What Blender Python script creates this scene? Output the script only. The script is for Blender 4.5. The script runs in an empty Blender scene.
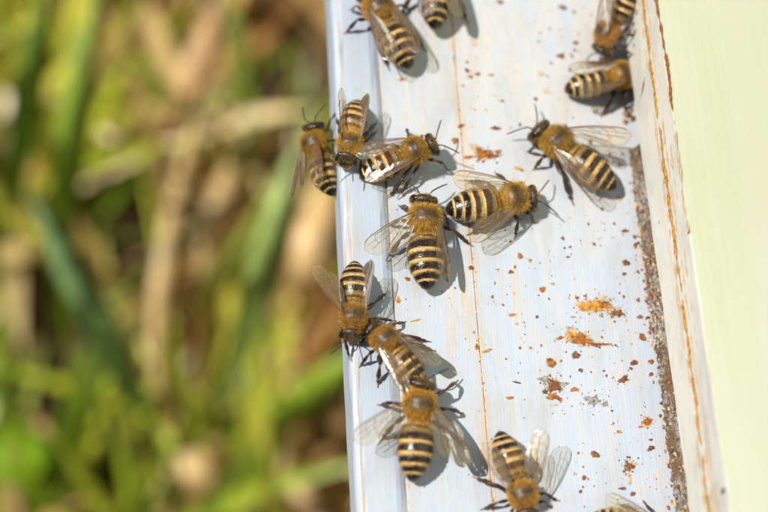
import bpy, math, random
import numpy as np
from mathutils import Vector, Matrix

random.seed(7)
rng = np.random.default_rng(11)
scene = bpy.context.scene
COL = scene.collection
MM = 0.001
R = math.radians

# ------------------------------------------------------------------ camera
# The board's top is z = 0, +Y runs along it (up the picture), +X to the hive wall.
F_PX = 1520.0                      # focal length in pixels of the 768 px wide photograph
DIST = 0.2205                      # camera to the middle of the board
SIDE = R(11)                       # camera stands a little to the left of the board
yc = Vector((-227, 3690, -F_PX)).normalized()        # world Y seen from the camera (vanishing point)
xc = Vector((1, 0, -math.tan(SIDE)))
xc = (xc - yc * xc.dot(yc)).normalized()
zc = xc.cross(yc)
CAM_R = Matrix((xc, yc, zc))       # camera -> world
CAM_P = CAM_R @ Vector((0, 0, DIST))
cam_d = bpy.data.cameras.new('camera')
cam = bpy.data.objects.new('camera', cam_d)
COL.objects.link(cam)
cam.matrix_world = Matrix.Translation(CAM_P) @ CAM_R.to_4x4()
cam_d.sensor_width = 36.0
cam_d.sensor_fit = 'HORIZONTAL'
cam_d.lens = F_PX * 36.0 / 768.0
cam_d.clip_start = 0.01
cam_d.clip_end = 200.0
cam_d.dof.use_dof = True
cam_d.dof.focus_distance = DIST - 0.0025
cam_d.dof.aperture_fstop = cam_d.lens / 7.2
scene.camera = cam

# ------------------------------------------------------------------ light
SUN_EL, SUN_AZ_SHADOW = R(53), R(-6)      # shadows fall to +X, a little to -Y
sdir = Vector((math.cos(SUN_AZ_SHADOW) * math.cos(SUN_EL), math.sin(SUN_AZ_SHADOW) * math.cos(SUN_EL), -math.sin(SUN_EL)))
sd = bpy.data.lights.new('sun', 'SUN')
sd.energy = 4.9
sd.angle = R(0.55)
sd.color = (1.0, 0.945, 0.85)
sun = bpy.data.objects.new('sun', sd)
sun.rotation_euler = sdir.to_track_quat('-Z', 'Y').to_euler()
sun.location = (-1, 0, 1.5)
COL.objects.link(sun)
world = bpy.data.worlds.new('World')
scene.world = world
world.use_nodes = True
wn = world.node_tree
sky = wn.nodes.new('ShaderNodeTexSky')
sky.sky_type = 'NISHITA'
sky.sun_disc = False
sky.sun_elevation = SUN_EL
sky.sun_rotation = math.atan2(-sdir.x, -sdir.y)
wn.links.new(sky.outputs[0], wn.nodes['Background'].inputs[0])
wn.nodes['Background'].inputs[1].default_value = 0.052
scene.view_settings.view_transform = 'Standard'
scene.view_settings.look = 'None'
scene.view_settings.gamma = 1
scene.view_settings.exposure = 0.42
scene.render.resolution_x, scene.render.resolution_y = 1024, 683

# ------------------------------------------------------------------ helpers
def ray(px, py):
    d = CAM_R @ Vector(((px - 384) / F_PX, -(py - 256) / F_PX, -1.0))
    return d

def on_z(px, py, z=0.0):
    d = ray(px, py)
    return CAM_P + d * ((z - CAM_P.z) / d.z)

def on_x(px, py, x):
    d = ray(px, py)
    return CAM_P + d * ((x - CAM_P.x) / d.x)

def mesh_obj(name, verts, faces, mat, parent=None, smooth=True, col=None, attrs=None):
    me = bpy.data.meshes.new(name)
    v = np.asarray(verts, dtype=float).reshape(-1, 3)
    me.from_pydata(v.tolist(), [], [tuple(int(i) for i in f) for f in faces] if not isinstance(faces, np.ndarray) else faces.tolist())
    if col is not None:
        a = me.color_attributes.new('Col', 'FLOAT_COLOR', 'POINT')
        c = np.ones((len(v), 4)); c[:, :3] = col
        a.data.foreach_set('color', c.ravel())
    for k, arr in (attrs or {}).items():
        a = me.attributes.new(k, 'FLOAT', 'POINT')
        a.data.foreach_set('value', np.asarray(arr, dtype=float))
    me.polygons.foreach_set('use_smooth', [smooth] * len(me.polygons))
    me.materials.append(mat)
    me.update()
    o = bpy.data.objects.new(name, me)
    COL.objects.link(o)
    if parent is not None:
        o.parent = parent
    return o

def empty(name, mat4=None, label=None, cat=None, group=None):
    o = bpy.data.objects.new(name, None)
    o.empty_display_size = 0.003
    COL.objects.link(o)
    if mat4 is not None:
        o.matrix_world = mat4
    if label: o['label'] = label
    if cat: o['category'] = cat
    if group: o['group'] = group
    return o

def pchip(xk, yk, x):
    xk = np.asarray(xk, float); yk = np.asarray(yk, float)
    h = np.diff(xk); d = np.diff(yk) / h
    m = np.zeros_like(yk)
    m[0], m[-1] = d[0], d[-1]
    for i in range(1, len(xk) - 1):
        if d[i - 1] * d[i] > 0:
            w1, w2 = 2 * h[i] + h[i - 1], h[i] + 2 * h[i - 1]
            m[i] = (w1 + w2) / (w1 / d[i - 1] + w2 / d[i])
    i = np.clip(np.searchsorted(xk, x) - 1, 0, len(h) - 1)
    t = (x - xk[i]) / h[i]
    return ((2*t**3 - 3*t**2 + 1) * yk[i] + (t**3 - 2*t**2 + t) * h[i] * m[i] + (-2*t**3 + 3*t**2) * yk[i+1] + (t**3 - t**2) * h[i] * m[i+1])

# ------------------------------------------------------------------ materials
class NT:
    def __init__(self, name):
        self.m = bpy.data.materials.new(name)
        self.m.use_nodes = True
        self.t = self.m.node_tree
        self.b = self.t.nodes['Principled BSDF']
    def n(self, typ, **kw):
        nd = self.t.nodes.new('ShaderNode' + typ)
        for k, v in kw.items():
            if k.startswith('i_'):
                key = k[2:]
                nd.inputs[int(key) if key.isdigit() else key].default_value = v
            else:
                setattr(nd, k, v)
        return nd
    def l(self, a, b):
        self.t.links.new(a, b)
    def coords(self, scale):
        tc = self.n('TexCoord'); mp = self.n('Mapping')
        mp.inputs['Scale'].default_value = scale
        self.l(tc.outputs['Object'], mp.inputs[0])
        return mp.outputs[0]
    def noise(self, scale, detail=4, rough=0.55, dist=0.0):
        nz = self.n('TexNoise')
        nz.inputs['Scale'].default_value = 1.0
        nz.inputs['Detail'].default_value = detail
        nz.inputs['Roughness'].default_value = rough
        nz.inputs['Distortion'].default_value = dist
        self.l(self.coords(scale), nz.inputs['Vector'])
        return nz.outputs['Fac']
    def ramp(self, fac, stops, interp='LINEAR'):
        r = self.n('ValToRGB')
        r.color_ramp.interpolation = interp
        el = r.color_ramp.elements
        while len(el) < len(stops): el.new(0.5)
        for e, (p, c) in zip(el, stops):
            e.position = p
            e.color = (c, c, c, 1) if not hasattr(c, '__len__') else (*c, 1)
        self.l(fac, r.inputs[0])
        return r.outputs[0]
    def mix(self, fac, a, b, blend='MIX'):
        m = self.n('Mix', data_type='RGBA', blend_type=blend)
        for sock, v in ((m.inputs[0], fac), (m.inputs[6], a), (m.inputs[7], b)):
            if hasattr(v, 'links'): self.l(v, sock)
            elif hasattr(v, '__len__'): sock.default_value = (*v, 1)
            else: sock.default_value = v
        return m.outputs[2]
    def bump(self, h, strength, dist):
        b = self.n('Bump')
        b.inputs['Strength'].default_value = strength
        b.inputs['Distance'].default_value = dist
        self.l(h, b.inputs['Height'])
        self.l(b.outputs[0], self.b.inputs['Normal'])

def mat_board(name, base, warm_amt, stains=(), wear=None):
    q = NT(name)
    grain = q.noise((900, 45, 900), 5, 0.62)
    fine = q.noise((4200, 190, 4200), 3, 0.6)
    patch = q.noise((85, 40, 85), 4, 0.6)
    blot = q.noise((260, 130, 260), 7, 0.72, 0.5)
    worn = q.noise((70, 22, 70), 5, 0.6)
    speck = q.noise((1500, 1100, 1500), 3, 0.7)
    blue = (base[0] * 0.90, base[1] * 0.955, base[2] * 1.0)
    c = q.mix(q.ramp(patch, [(0.35, 0.0), (0.68, 1.0)]), blue, base)
    c = q.mix(q.ramp(grain, [(0.46, 0.0), (0.74, warm_amt)]), c, (0.56, 0.45, 0.33))
    c = q.mix(q.ramp(fine, [(0.56, 0.0), (0.80, 0.25 + warm_amt * .5)]), c, (0.40, 0.37, 0.35))
    c = q.mix(q.ramp(blot, [(0.54, 0.0), (0.72, warm_amt * 1.3)]), c, (0.50, 0.36, 0.22))
    scr = q.mix(1.0, q.ramp(worn, [(0.50, 0.0), (0.62, 1.0)]), q.ramp(grain, [(0.52, 0.0), (0.60, 1.0)]), 'MULTIPLY')
    c = q.mix(q.mix(1.0, scr, (warm_amt * 1.5,) * 3, 'MULTIPLY'), c, (0.43, 0.30, 0.18))
    c = q.mix(q.ramp(speck, [(0.66, 0.0), (0.73, 0.55)]), c, (0.26, 0.17, 0.10))
    if wear:                              # paint rubbed warm and thin by traffic near the entrance
        tc = q.n('TexCoord'); vm = q.n('VectorMath', operation='DISTANCE'); q.l(tc.outputs['Object'], vm.inputs[0]); vm.inputs[1].default_value = wear
        d = q.n('MapRange'); q.l(vm.outputs['Value'], d.inputs[0]); d.inputs[1].default_value = 0.046; d.inputs[2].default_value = 0.006; d.inputs[3].default_value = 0.0; d.inputs[4].default_value = 1.0
        ws = q.noise((420, 150, 420), 7, 0.75, 0.6)
        c = q.mix(q.mix(1.0, d.outputs[0], q.ramp(ws, [(0.36, 0.05), (0.62, 0.62)]), 'MULTIPLY'), c, (0.50, 0.44, 0.345))
    grime = q.noise((150, 55, 150), 7, 0.72, 0.4)
    c = q.mix(q.ramp(grime, [(0.47, 0.0), (0.70, 0.6)]), c, (0.31, 0.305, 0.295))
    for x0, half, amt in stains:          # old dirt rubbed into a joint
        tc = q.n('TexCoord'); sp = q.n('SeparateXYZ'); q.l(tc.outputs['Object'], sp.inputs[0])
        a = q.n('Math', operation='SUBTRACT'); q.l(sp.outputs[0], a.inputs[0]); a.inputs[1].default_value = x0
        b = q.n('Math', operation='ABSOLUTE'); q.l(a.outputs[0], b.inputs[0])
        d = q.n('MapRange'); q.l(b.outputs[0], d.inputs[0]); d.inputs[1].default_value = half; d.inputs[2].default_value = 0.0; d.inputs[3].default_value = 0.0; d.inputs[4].default_value = 1.0
        st = q.noise((1900, 260, 1900), 5, 0.65)
        m = q.mix(1.0, d.outputs[0], q.ramp(st, [(0.40, 0.0), (0.62, amt)]), 'MULTIPLY')
        c = q.mix(m, c, (0.46, 0.31, 0.17))
    q.l(c, q.b.inputs['Base Color'])
    q.l(q.ramp(blot, [(0.3, 0.42), (0.7, 0.62)]), q.b.inputs['Roughness'])
    h = q.mix(0.5, grain, fine)
    h = q.mix(0.3, h, blot)
    q.bump(h, 0.6, 0.00025)
    return q.m

XL = on_z(344.5, 256).x            # outer edge of the landing board
XS = on_z(391.8, 256).x            # step between the front strip and the planks
XB = on_z(381.5, 256).x
XJ = on_z(472, 256).x              # joint between the planks
XW = on_z(643, 256).x              # plane of the hive wall
M_PLANK = mat_board('worn_white_paint', (0.375, 0.42, 0.495), 0.36, ((XJ, 0.0011, 0.9), (XS, 0.0006, 0.55)), tuple(on_z(590, 40) - Vector((0, 0, -0.32))))
M_STRIP = mat_board('pale_blue_white_paint', (0.35, 0.405, 0.49), 0.17, ((XL + 0.0009, 0.00035, 0.8),))
M_LIP = mat_board('cream_worn_paint', (0.55, 0.535, 0.475), 0.42)

def mat_green():
    q = NT('pale_green_paint')
    grain = q.noise((30, 24, 700), 4, 0.6)
    patch = q.noise((60, 30, 90), 3, 0.5)
    c = q.mix(q.ramp(grain, [(0.3, 0.0), (0.8, 1.0)]), (0.525, 0.57, 0.37), (0.55, 0.59, 0.405))
    c = q.mix(q.ramp(patch, [(0.40, 0.0), (0.66, 0.8)]), c, (0.59, 0.605, 0.46))
    q.l(c, q.b.inputs['Base Color'])
    q.b.inputs['Roughness'].default_value = 0.5
    q.bump(grain, 0.3, 0.0003)
    return q.m
M_GREEN = mat_green()

def mat_simple(name, c1, c2, scale, rough, bump=0.3, bd=0.0002, spec=0.5):
    q = NT(name)
    nz = q.noise((scale, scale, scale), 5, 0.6)
    q.l(q.mix(q.ramp(nz, [(0.35, 0.0), (0.68, 1.0)]), c1, c2), q.b.inputs['Base Color'])
    q.b.inputs['Roughness'].default_value = rough
    q.b.inputs['Specular IOR Level'].default_value = spec
    q.bump(nz, bump, bd)
    return q.m
M_WOOD = mat_simple('grey_raw_wood', (0.24, 0.21, 0.17), (0.42, 0.37, 0.30), 700, 0.85)
def mat_grit():
    q = NT('gritty_grey_wood')
    a = q.noise((2600, 1500, 2600), 5, 0.7); b = q.noise((300, 150, 300), 4, 0.6); d = q.noise((5200, 900, 5200), 2, 0.5)
    c = q.mix(q.ramp(a, [(0.40, 0.0), (0.58, 1.0)]), (0.085, 0.06, 0.04), (0.42, 0.39, 0.345))
    c = q.mix(q.ramp(b, [(0.44, 0.0), (0.58, 0.9)]), c, (0.16, 0.085, 0.032))
    c = q.mix(q.ramp(d, [(0.58, 0.0), (0.66, 0.9)]), c, (0.035, 0.03, 0.028))
    q.l(c, q.b.inputs['Base Color']); q.b.inputs['Roughness'].default_value = 0.9
    q.bump(a, 0.9, 0.0006)
    return q.m
M_GRIT = mat_grit()
def mat_spot(name, c1, c2, rough):
    """sticky stain: thick and dark in the middle, thin and ragged at its rim"""
    q = NT(name)
    nz = q.noise((1900, 1500, 1900), 5, 0.65); n2 = q.noise((5200, 4200, 5200), 4, 0.7)
    a = q.n('Attribute', attribute_name='rad')
    c = q.mix(q.ramp(nz, [(0.36, 0.0), (0.64, 1.0)]), c1, c2)
    q.l(c, q.b.inputs['Base Color']); q.b.inputs['Roughness'].default_value = rough
    q.bump(nz, 0.6, 0.0002)
    m = q.n('Math', operation='MULTIPLY_ADD'); q.l(n2, m.inputs[0]); m.inputs[1].default_value = 0.9; q.l(a.outputs['Fac'], m.inputs[2])
    q.l(q.ramp(m.outputs[0], [(0.0, 1.0), (1.0, 1.0)]), q.b.inputs['Alpha'])
    mr = q.n('MapRange'); q.l(m.outputs[0], mr.inputs[0])
    mr.inputs[1].default_value = 1.08; mr.inputs[2].default_value = 1.42; mr.inputs[3].default_value = 1.0; mr.inputs[4].default_value = 0.0
    q.l(mr.outputs[0], q.b.inputs['Alpha'])
    return q.m
M_SPOT = {
    'o': mat_spot('orange_propolis', (0.12, 0.032, 0.005), (0.38, 0.13, 0.012), 0.38),
    'y': mat_spot('amber_propolis', (0.24, 0.085, 0.008), (0.56, 0.29, 0.035), 0.36),
    'b': mat_spot('brown_propolis', (0.06, 0.018, 0.005), (0.22, 0.075, 0.018), 0.40),
    'd': mat_spot('dark_dirt', (0.03, 0.02, 0.015), (0.09, 0.06, 0.045), 0.6),
    'g': mat_spot('grey_dirt', (0.13, 0.125, 0.12), (0.30, 0.29, 0.28), 0.8),
    'f': mat_spot('faded_tan_stain', (0.40, 0.26, 0.13), (0.50, 0.38, 0.25), 0.7),
}

def mat_attr(name, rough, spec=0.5, attr_rough=False, noise=None, bump=None, sss=0.0):
    q = NT(name)
    a = q.n('Attribute', attribute_name='Col')
    c = a.outputs['Color']
    if noise:
        nz = q.noise((noise, noise, noise), 4, 0.6)
        c = q.mix(1.0, c, q.ramp(nz, [(0.3, 0.62), (0.7, 1.25)]), 'MULTIPLY')
        if bump: q.bump(nz, 0.5, bump)
    q.l(c, q.b.inputs['Base Color'])
    if attr_rough:
        r = q.n('Attribute', attribute_name='rough')
        q.l(r.outputs['Fac'], q.b.inputs['Roughness'])
    else:
        q.b.inputs['Roughness'].default_value = rough
    q.b.inputs['Specular IOR Level'].default_value = spec
    return q.m
M_BODY = mat_attr('bee_cuticle', 0.4, 0.5, True, 2200, 0.00014)
M_FUR = mat_attr('bee_hair', 0.55, 0.25)
def hair_translucency():
    t = M_FUR.node_tree
    out = t.nodes['Material Output']; p = t.nodes['Principled BSDF']
    tr = t.nodes.new('ShaderNodeBsdfTranslucent'); mx = t.nodes.new('ShaderNodeMixShader')
    at = [n for n in t.nodes if n.bl_idname == 'ShaderNodeAttribute'][0]
    t.links.new(at.outputs['Color'], tr.inputs[0])
    mx.inputs[0].default_value = 0.5
    t.links.new(p.outputs[0], mx.inputs[1]); t.links.new(tr.outputs[0], mx.inputs[2])
    t.links.new(mx.outputs[0], out.inputs[0])
hair_translucency()
M_EYE = mat_simple('bee_eye', (0.006, 0.004, 0.003), (0.016, 0.010, 0.006), 4000, 0.16, 0.15, 0.00003)
M_ANT = mat_simple('bee_antenna', (0.012, 0.007, 0.004), (0.03, 0.015, 0.008), 3000, 0.4)

def mat_wing():
    q = NT('bee_wing_membrane')
    t = q.t
    out = t.nodes['Material Output']
    nz = q.noise((900, 900, 900), 3, 0.6)
    tr = q.n('BsdfTransparent'); tr.inputs[0].default_value = (0.93, 0.885, 0.79, 1)
    gl = q.n('BsdfGlossy'); gl.inputs['Roughness'].default_value = 0.24; gl.inputs[0].default_value = (1, 0.97, 0.92, 1)
    df = q.n('BsdfDiffuse'); df.inputs[0].default_value = (0.70, 0.50, 0.26, 1)
    tl = q.n('BsdfTranslucent'); tl.inputs[0].default_value = (0.62, 0.48, 0.30, 1)
    b = q.n('Bump'); b.inputs['Strength'].default_value = 0.6; b.inputs['Distance'].default_value = 0.00012
    q.l(nz, b.inputs['Height']); q.l(b.outputs[0], gl.inputs['Normal'])
    m0 = q.n('MixShader'); m0.inputs[0].default_value = 0.5
    q.l(df.outputs[0], m0.inputs[1]); q.l(tl.outputs[0], m0.inputs[2])
    m1 = q.n('MixShader'); m1.inputs[0].default_value = 0.09
    q.l(tr.outputs[0], m1.inputs[1]); q.l(m0.outputs[0], m1.inputs[2])
    fr = q.n('Fresnel'); fr.inputs['IOR'].default_value = 1.62
    q.l(b.outputs[0], fr.inputs['Normal'])
    m2 = q.n('MixShader')
    q.l(fr.outputs[0], m2.inputs[0]); q.l(m1.outputs[0], m2.inputs[1]); q.l(gl.outputs[0], m2.inputs[2])
    q.l(m2.outputs[0], out.inputs[0])
    return q.m
M_WING = mat_wing()
M_VEIN = mat_simple('bee_wing_vein', (0.07, 0.028, 0.008), (0.17, 0.075, 0.025), 3000, 0.45)

# ------------------------------------------------------------------ the ground
GZ = -0.32
def mat_ground():
    q = NT('dry_soil')
    a = q.noise((38, 38, 38), 6, 0.65)
    b = q.noise((9, 9, 9), 5, 0.6)
    c = q.mix(q.ramp(a, [(0.32, 0.0), (0.66, 1.0)]), (0.014, 0.008, 0.004), (0.10, 0.055, 0.022))
    c = q.mix(q.ramp(b, [(0.5, 0.0), (0.7, 0.65)]), c, (0.05, 0.06, 0.012))
    q.l(c, q.b.inputs['Base Color'])
    q.b.inputs['Roughness'].default_value = 0.95
    q.bump(a, 0.8, 0.01)
    return q.m
g = mesh_obj('ground', [(-60, -60, GZ), (60, -60, GZ), (60, 60, GZ), (-60, 60, GZ)], [(0, 1, 2, 3)], mat_ground(), smooth=False)
g['kind'] = 'structure'
M_GRASS = mat_attr('grass_leaf', 0.33, 0.5, False, 120)
def leaf_translucency(mat, amt):
    t = mat.node_tree
    out = t.nodes['Material Output']; p = t.nodes['Principled BSDF']
    tr = t.nodes.new('ShaderNodeBsdfTranslucent'); mx = t.nodes.new('ShaderNodeMixShader')
    src = p.inputs['Base Color'].links[0].from_socket
    t.links.new(src, tr.inputs[0]); mx.inputs[0].default_value = amt
    t.links.new(p.outputs[0], mx.inputs[1]); t.links.new(tr.outputs[0], mx.inputs[2]); t.links.new(mx.outputs[0], out.inputs[0])
leaf_translucency(M_GRASS, 0.45)

def blade_geo(root, vec, length, width, bend, n=6, fold=0.25):
    """curved, tapered, V-folded blade: returns verts, faces"""
    vec = Vector(vec).normalized()
    side = vec.cross(Vector((0, 0, 1)))
    if side.length < 1e-3: side = Vector((1, 0, 0))
    side.normalize()
    # spin the blade round its own axis so faces look every way
    side = Matrix.Rotation(random.uniform(-0.9, 0.9), 3, vec) @ side
    p = Vector(root); d = vec.copy(); vs = []; fs = []
    for i in range(n + 1):
        t = i / n
        w = width * 0.5 * (0.55 + 0.9 * t if t < 0.5 else 1.0) * (1 - max(0, (t - 0.45) / 0.55) ** 1.8) + width * 0.01
        nrm = side.cross(d).normalized()
        vs += [p - side * w + nrm * w * fold, p.copy(), p + side * w + nrm * w * fold]
        d = (d + Vector((bend[0], bend[1], bend[2])) / n).normalized()
        p = p + d * (length / n)
        if i:
            a = 3 * (i - 1)
            fs += [(a, a + 1, a + 4, a + 3), (a + 1, a + 2, a + 5, a + 4)]
    return vs, fs

c00, c10, c01, c11 = on_z(-20, 540, GZ), on_z(380, 540, GZ), on_z(-20, -30, GZ), on_z(380, -30, GZ)
GX0, GX1 = min(c00.x, c01.x) - 0.14, max(c10.x, c11.x) + 0.16
GY0, GY1 = min(c00.y, c10.y) - 0.12, max(c01.y, c11.y) + 0.14

BARE = [(on_z(95, 425, GZ), .026), (on_z(262, 300, GZ), .020), (on_z(330, 435, GZ), .022), (on_z(170, 225, GZ), .012), (on_z(215, 395, GZ), .010), (on_z(285, 100, GZ), .012)]
XLEFT = on_z(120, 256, GZ).x
def clump(x, y, seed):
    r_ = random.Random(seed); v = 0
    for k in range(7):
        a = r_.uniform(0, 6.28); f = r_.uniform(35, 120); v += math.sin((x * math.cos(a) + y * math.sin(a)) * f + r_.uniform(0, 6.28))
    return v / 2.6

def grass_mass(name, count, lens, widths, zrange, cols, label, tilt, seed, thr, bare):
    V, Fc, C = [], [], []
    k = 0
    while k < count:
        x, y = random.uniform(GX0, GX1), random.uniform(GY0, GY1)
        lf = (XLEFT + .03 - x) * 7 * (1 if name == 'green_grass' else -.6)          # greener further out from the hive
        if clump(x, y, seed) + lf < thr + random.gauss(0, .15) or clump(x, y, 77) < bare: continue
        if any((x - q.x) ** 2 + (y - q.y) ** 2 < r_ ** 2 for q, r_ in BARE): continue
        k += 1
        az = random.gauss(1.4, .5) + (math.pi if random.random() < .25 else 0)
        tl = random.uniform(*tilt)
        vec = (math.cos(az) * math.sin(tl), math.sin(az) * math.sin(tl) , math.cos(tl))
        L = random.uniform(*lens)
        b = (random.uniform(-.45, .45), random.uniform(-.5, .8), random.uniform(-1.0, -0.1))
        vs, fs = blade_geo((x, y, GZ + random.uniform(*zrange)), vec, L, random.uniform(*widths), b)
        o = len(V)
        for v in vs: v.z = max(v.z, GZ + 0.001)
        V += vs; Fc += [tuple(i + o for i in f) for f in fs]
        q = (clump(x * .8, y * .8, seed + 5) * .35 + .5 + random.gauss(0, .22)) * len(cols)
        c = np.array(cols[int(max(0, min(len(cols) - 1, q)))]) * random.uniform(0.75, 1.15)
        C += [c] * len(vs)
    o = mesh_obj(name, [tuple(v) for v in V], Fc, M_GRASS, col=np.array(C))
    o['label'] = label; o['category'] = 'grass'; o['kind'] = 'stuff'
    return o
DRY = [(0.40, 0.20, 0.06), (0.74, 0.48, 0.17), (0.86, 0.62, 0.27), (0.90, 0.72, 0.34), (0.80, 0.52, 0.22)]
GRN = [(0.16, 0.25, 0.02), (0.36, 0.46, 0.03), (0.52, 0.58, 0.05), (0.70, 0.66, 0.10)]
grass_mass('dry_grass', 900, (0.03, 0.12), (0.004, 0.012), (0.0, 0.02), DRY, 'dry straw coloured grass lying in a mat below the hive', (0.8, 1.5), 3, -.1, -.5)
grass_mass('green_grass', 1150, (0.04, 0.13), (0.0025, 0.008), (0.0, 0.004), GRN, 'green grass growing up through the dry straw', (0.15, 1.0), 9, .05, -.55)

def big_blade(name, pts, width, col, label, cat='grass blade', group=None, dz=0.0):
    """a single large leaf: pts = (px, py, height above the ground)"""
    P = [on_z(x, y, GZ + h) for x, y, h in pts]
    n = 14; V = []; Fc = []
    xs = np.linspace(0, len(P) - 1, n + 1)
    ar = np.array([tuple(p) for p in P]); k = np.arange(len(P))
    S = np.stack([pchip(k, ar[:, j], xs) for j in range(3)], 1)
    for i in range(n + 1):
        t = i / n
        d = Vector(S[min(i + 1, n)] - S[max(i - 1, 0)]).normalized()
        side = d.cross(Vector((0.25, -0.3, 0.9))).normalized()
        nr = side.cross(d)
        w = width / 2 * (0.5 + 1.0 * t if t < 0.5 else 1.0) * (1 - max(0, (t - 0.5) / 0.5) ** 2) + 0.0003
        p = Vector(S[i])
        V += [p - side * w + nr * w * .3, p, p + side * w + nr * w * .3, p - nr * 0.0003]
        if i:
            a = 4 * (i - 1)
            Fc += [(a, a + 1, a + 5, a + 4), (a + 1, a + 2, a + 6, a + 5), (a + 2, a + 3, a + 7, a + 6), (a + 3, a, a + 4, a + 7)]
    c = np.array([col] * len(V)) * (0.9 + 0.2 * rng.random((len(V), 1)))
    o = mesh_obj(name, [tuple(v) for v in V], Fc, M_GRASS, col=c)
    o['label'] = label; o['category'] = cat
    if group: o['group'] = group
    return o
big_blade('grass_blade', [(200, 430, 0.02), (240, 340, .09), (268, 250, .135), (300, 140, .15)], 0.0120, (0.44, 0.58, 0.16), 'broad pale green grass blade leaning towards the landing board')
big_blade('grass_blade', [(150, 430, 0.02), (118, 365, .07), (78, 285, .11), (30, 190, .13)], 0.0105, (0.36, 0.54, 0.22), 'broad dull blue green grass blade bent away from the board')
big_blade('grass_blade', [(175, 330, 0.02), (220, 275, .07), (290, 170, .11), (345, 80, .12)], 0.006, (0.46, 0.52, 0.10), 'long thin yellow green blade sloping up to the board edge')
big_blade('grass_blade', [(60, 330, 0.02), (62, 210, .08), (75, 110, .12), (100, -20, .14)], 0.0105, (0.36, 0.50, 0.06), 'tall upright green grass blade among thin grass')
big_blade('grass_blade', [(0, 250, 0.02), (18, 150, .07), (32, 60, .11), (50, -20, .13)], 0.010, (0.26, 0.40, 0.06), 'tall dark green blade beside the upright one')
big_blade('grass_blade', [(235, 450, 0.02), (280, 415, .06), (325, 380, .08), (372, 345, .09)], 0.012, (0.33, 0.46, 0.04), 'bright green blade lying low under the board edge')
big_blade('grass_blade', [(-25, 440, .02), (8, 448, .05), (40, 465, .05), (70, 495, .02)], 0.018, (0.26, 0.46, 0.02), 'vivid green leaf lying flat in dark soil')
big_blade('dry_leaf', [(165, 498, .03), (183, 485, .045), (205, 468, .05), (225, 440, .04)], 0.018, (0.88, 0.66, 0.32), 'wide straw coloured dead leaf curled on dark soil', 'dead leaf')
big_blade('dry_stalk', [(165, 430, .03), (158, 330, .06), (172, 220, .07), (215, 60, .07)], 0.007, (0.86, 0.64, 0.30), 'long straw stalk running beside the blue green blade', 'dry stalk')
big_blade('dry_stalk', [(150, 150, .03), (185, 95, .06), (205, 45, .07), (225, -20, .06)], 0.010, (0.84, 0.58, 0.30), 'wide tan dry stalk lying across the straw mat', 'dry stalk')
big_blade('dry_stalk', [(300, 330, .03), (312, 270, .06), (325, 215, .065), (350, 150, .06)], 0.018, (0.92, 0.68, 0.33), 'pale tan dry leaf sheath close under the landing board', 'dry leaf')
big_blade('dry_stalk', [(280, 440, .02), (297, 480, .04), (318, 520, .04), (330, 550, .04)], 0.008, (0.84, 0.60, 0.30), 'short pale straw stalk beside dark bare soil', 'dry stalk')
big_blade('dry_stalk', [(205, 300, .03), (212, 250, .05), (225, 200, .06), (235, 150, .05)], 0.012, (0.90, 0.68, 0.33), 'pale straw leaf between the two broad green blades', 'dry leaf')

# ------------------------------------------------------------------ the hive
Z_LIP0 = on_x(654.5, 256, XW).z      # underside of the wall: the entrance slot
Z_LIP1 = on_x(693, 256, XW).z      # top of the cream lip
Z_OR = on_x(676, 256, XW).z
Y0, Y1 = -0.17, 0.27
print('XL..XW mm', [round(v * 1000, 2) for v in (XL, XS, XJ, XW, Z_LIP0, Z_LIP1)], 'cam', [round(v, 3) for v in CAM_P])
hive = empty('beehive', Matrix.Translation((0, 0, GZ)), 'pale green wooden beehive with worn white landing board and narrow entrance slot', 'beehive')

def extrude_y(name, prof, y0, y1, mat, n=110, amp=0.00004, parent=None, wob=True):
    """closed profile [(x, z)] swept along Y, edges slightly uneven"""
    m = len(prof); ys = np.linspace(y0, y1, n + 1)
    P = np.array(prof); V = np.zeros((n + 1, m, 3))
    for i, y in enumerate(ys):
        V[i, :, 0] = P[:, 0] + (rng.normal(0, amp, m) if wob else 0)
        V[i, :, 2] = P[:, 1] + (rng.normal(0, amp, m) if wob else 0)
        V[i, :, 1] = y
    F = [(i * m + j, i * m + (j + 1) % m, (i + 1) * m + (j + 1) % m, (i + 1) * m + j) for i in range(n) for j in range(m)]
    F += [tuple(range(m))[::-1], tuple(n * m + j for j in range(m))]
    V = V.reshape(-1, 3)
    V[:, 2] -= GZ if parent is hive else 0
    return mesh_obj(name, V, F, mat, parent, smooth=False)

T = 0.006
mm = lambda v: v * MM
strip = extrude_y('front_strip', [(XL, -T), (XL, mm(-1.0)), (XL + mm(.22), mm(-.45)), (XL + mm(.6), mm(-.12)), (XL + mm(.82), mm(-.05)), (XL + mm(.88), mm(-.10)), (XL + mm(.98), mm(-.08)), (XL + mm(1.05), 0), (XL + mm(.75+.65), 0),
                                  (XB, 0.0), ((XB + XS) / 2, mm(-.22)), (XS - mm(.06), mm(-.62)), (XS - mm(.06), -T)], Y0, Y1, M_STRIP, parent=hive)
plank_b = extrude_y('plank', [(XS, -T), (XS, mm(-.18)), (XS + mm(.12), 0.0), (XS + mm(4), 0), (XJ - mm(.14), 0), (XJ - mm(.03), mm(-.08)), (XJ - mm(.012), -T)], Y0, Y1, M_PLANK, parent=hive, amp=0.00002)
plank_c = extrude_y('plank', [(XJ + mm(.012), -T), (XJ + mm(.03), mm(-.08)), (XJ + mm(.14), 0), (XJ + mm(9), 0), (XJ + mm(18), 0), (XW - mm(1), 0), (XW + 0.06, 0), (XW + 0.06, -T)], Y0, Y1, M_PLANK, parent=hive, amp=0.00002)

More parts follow.
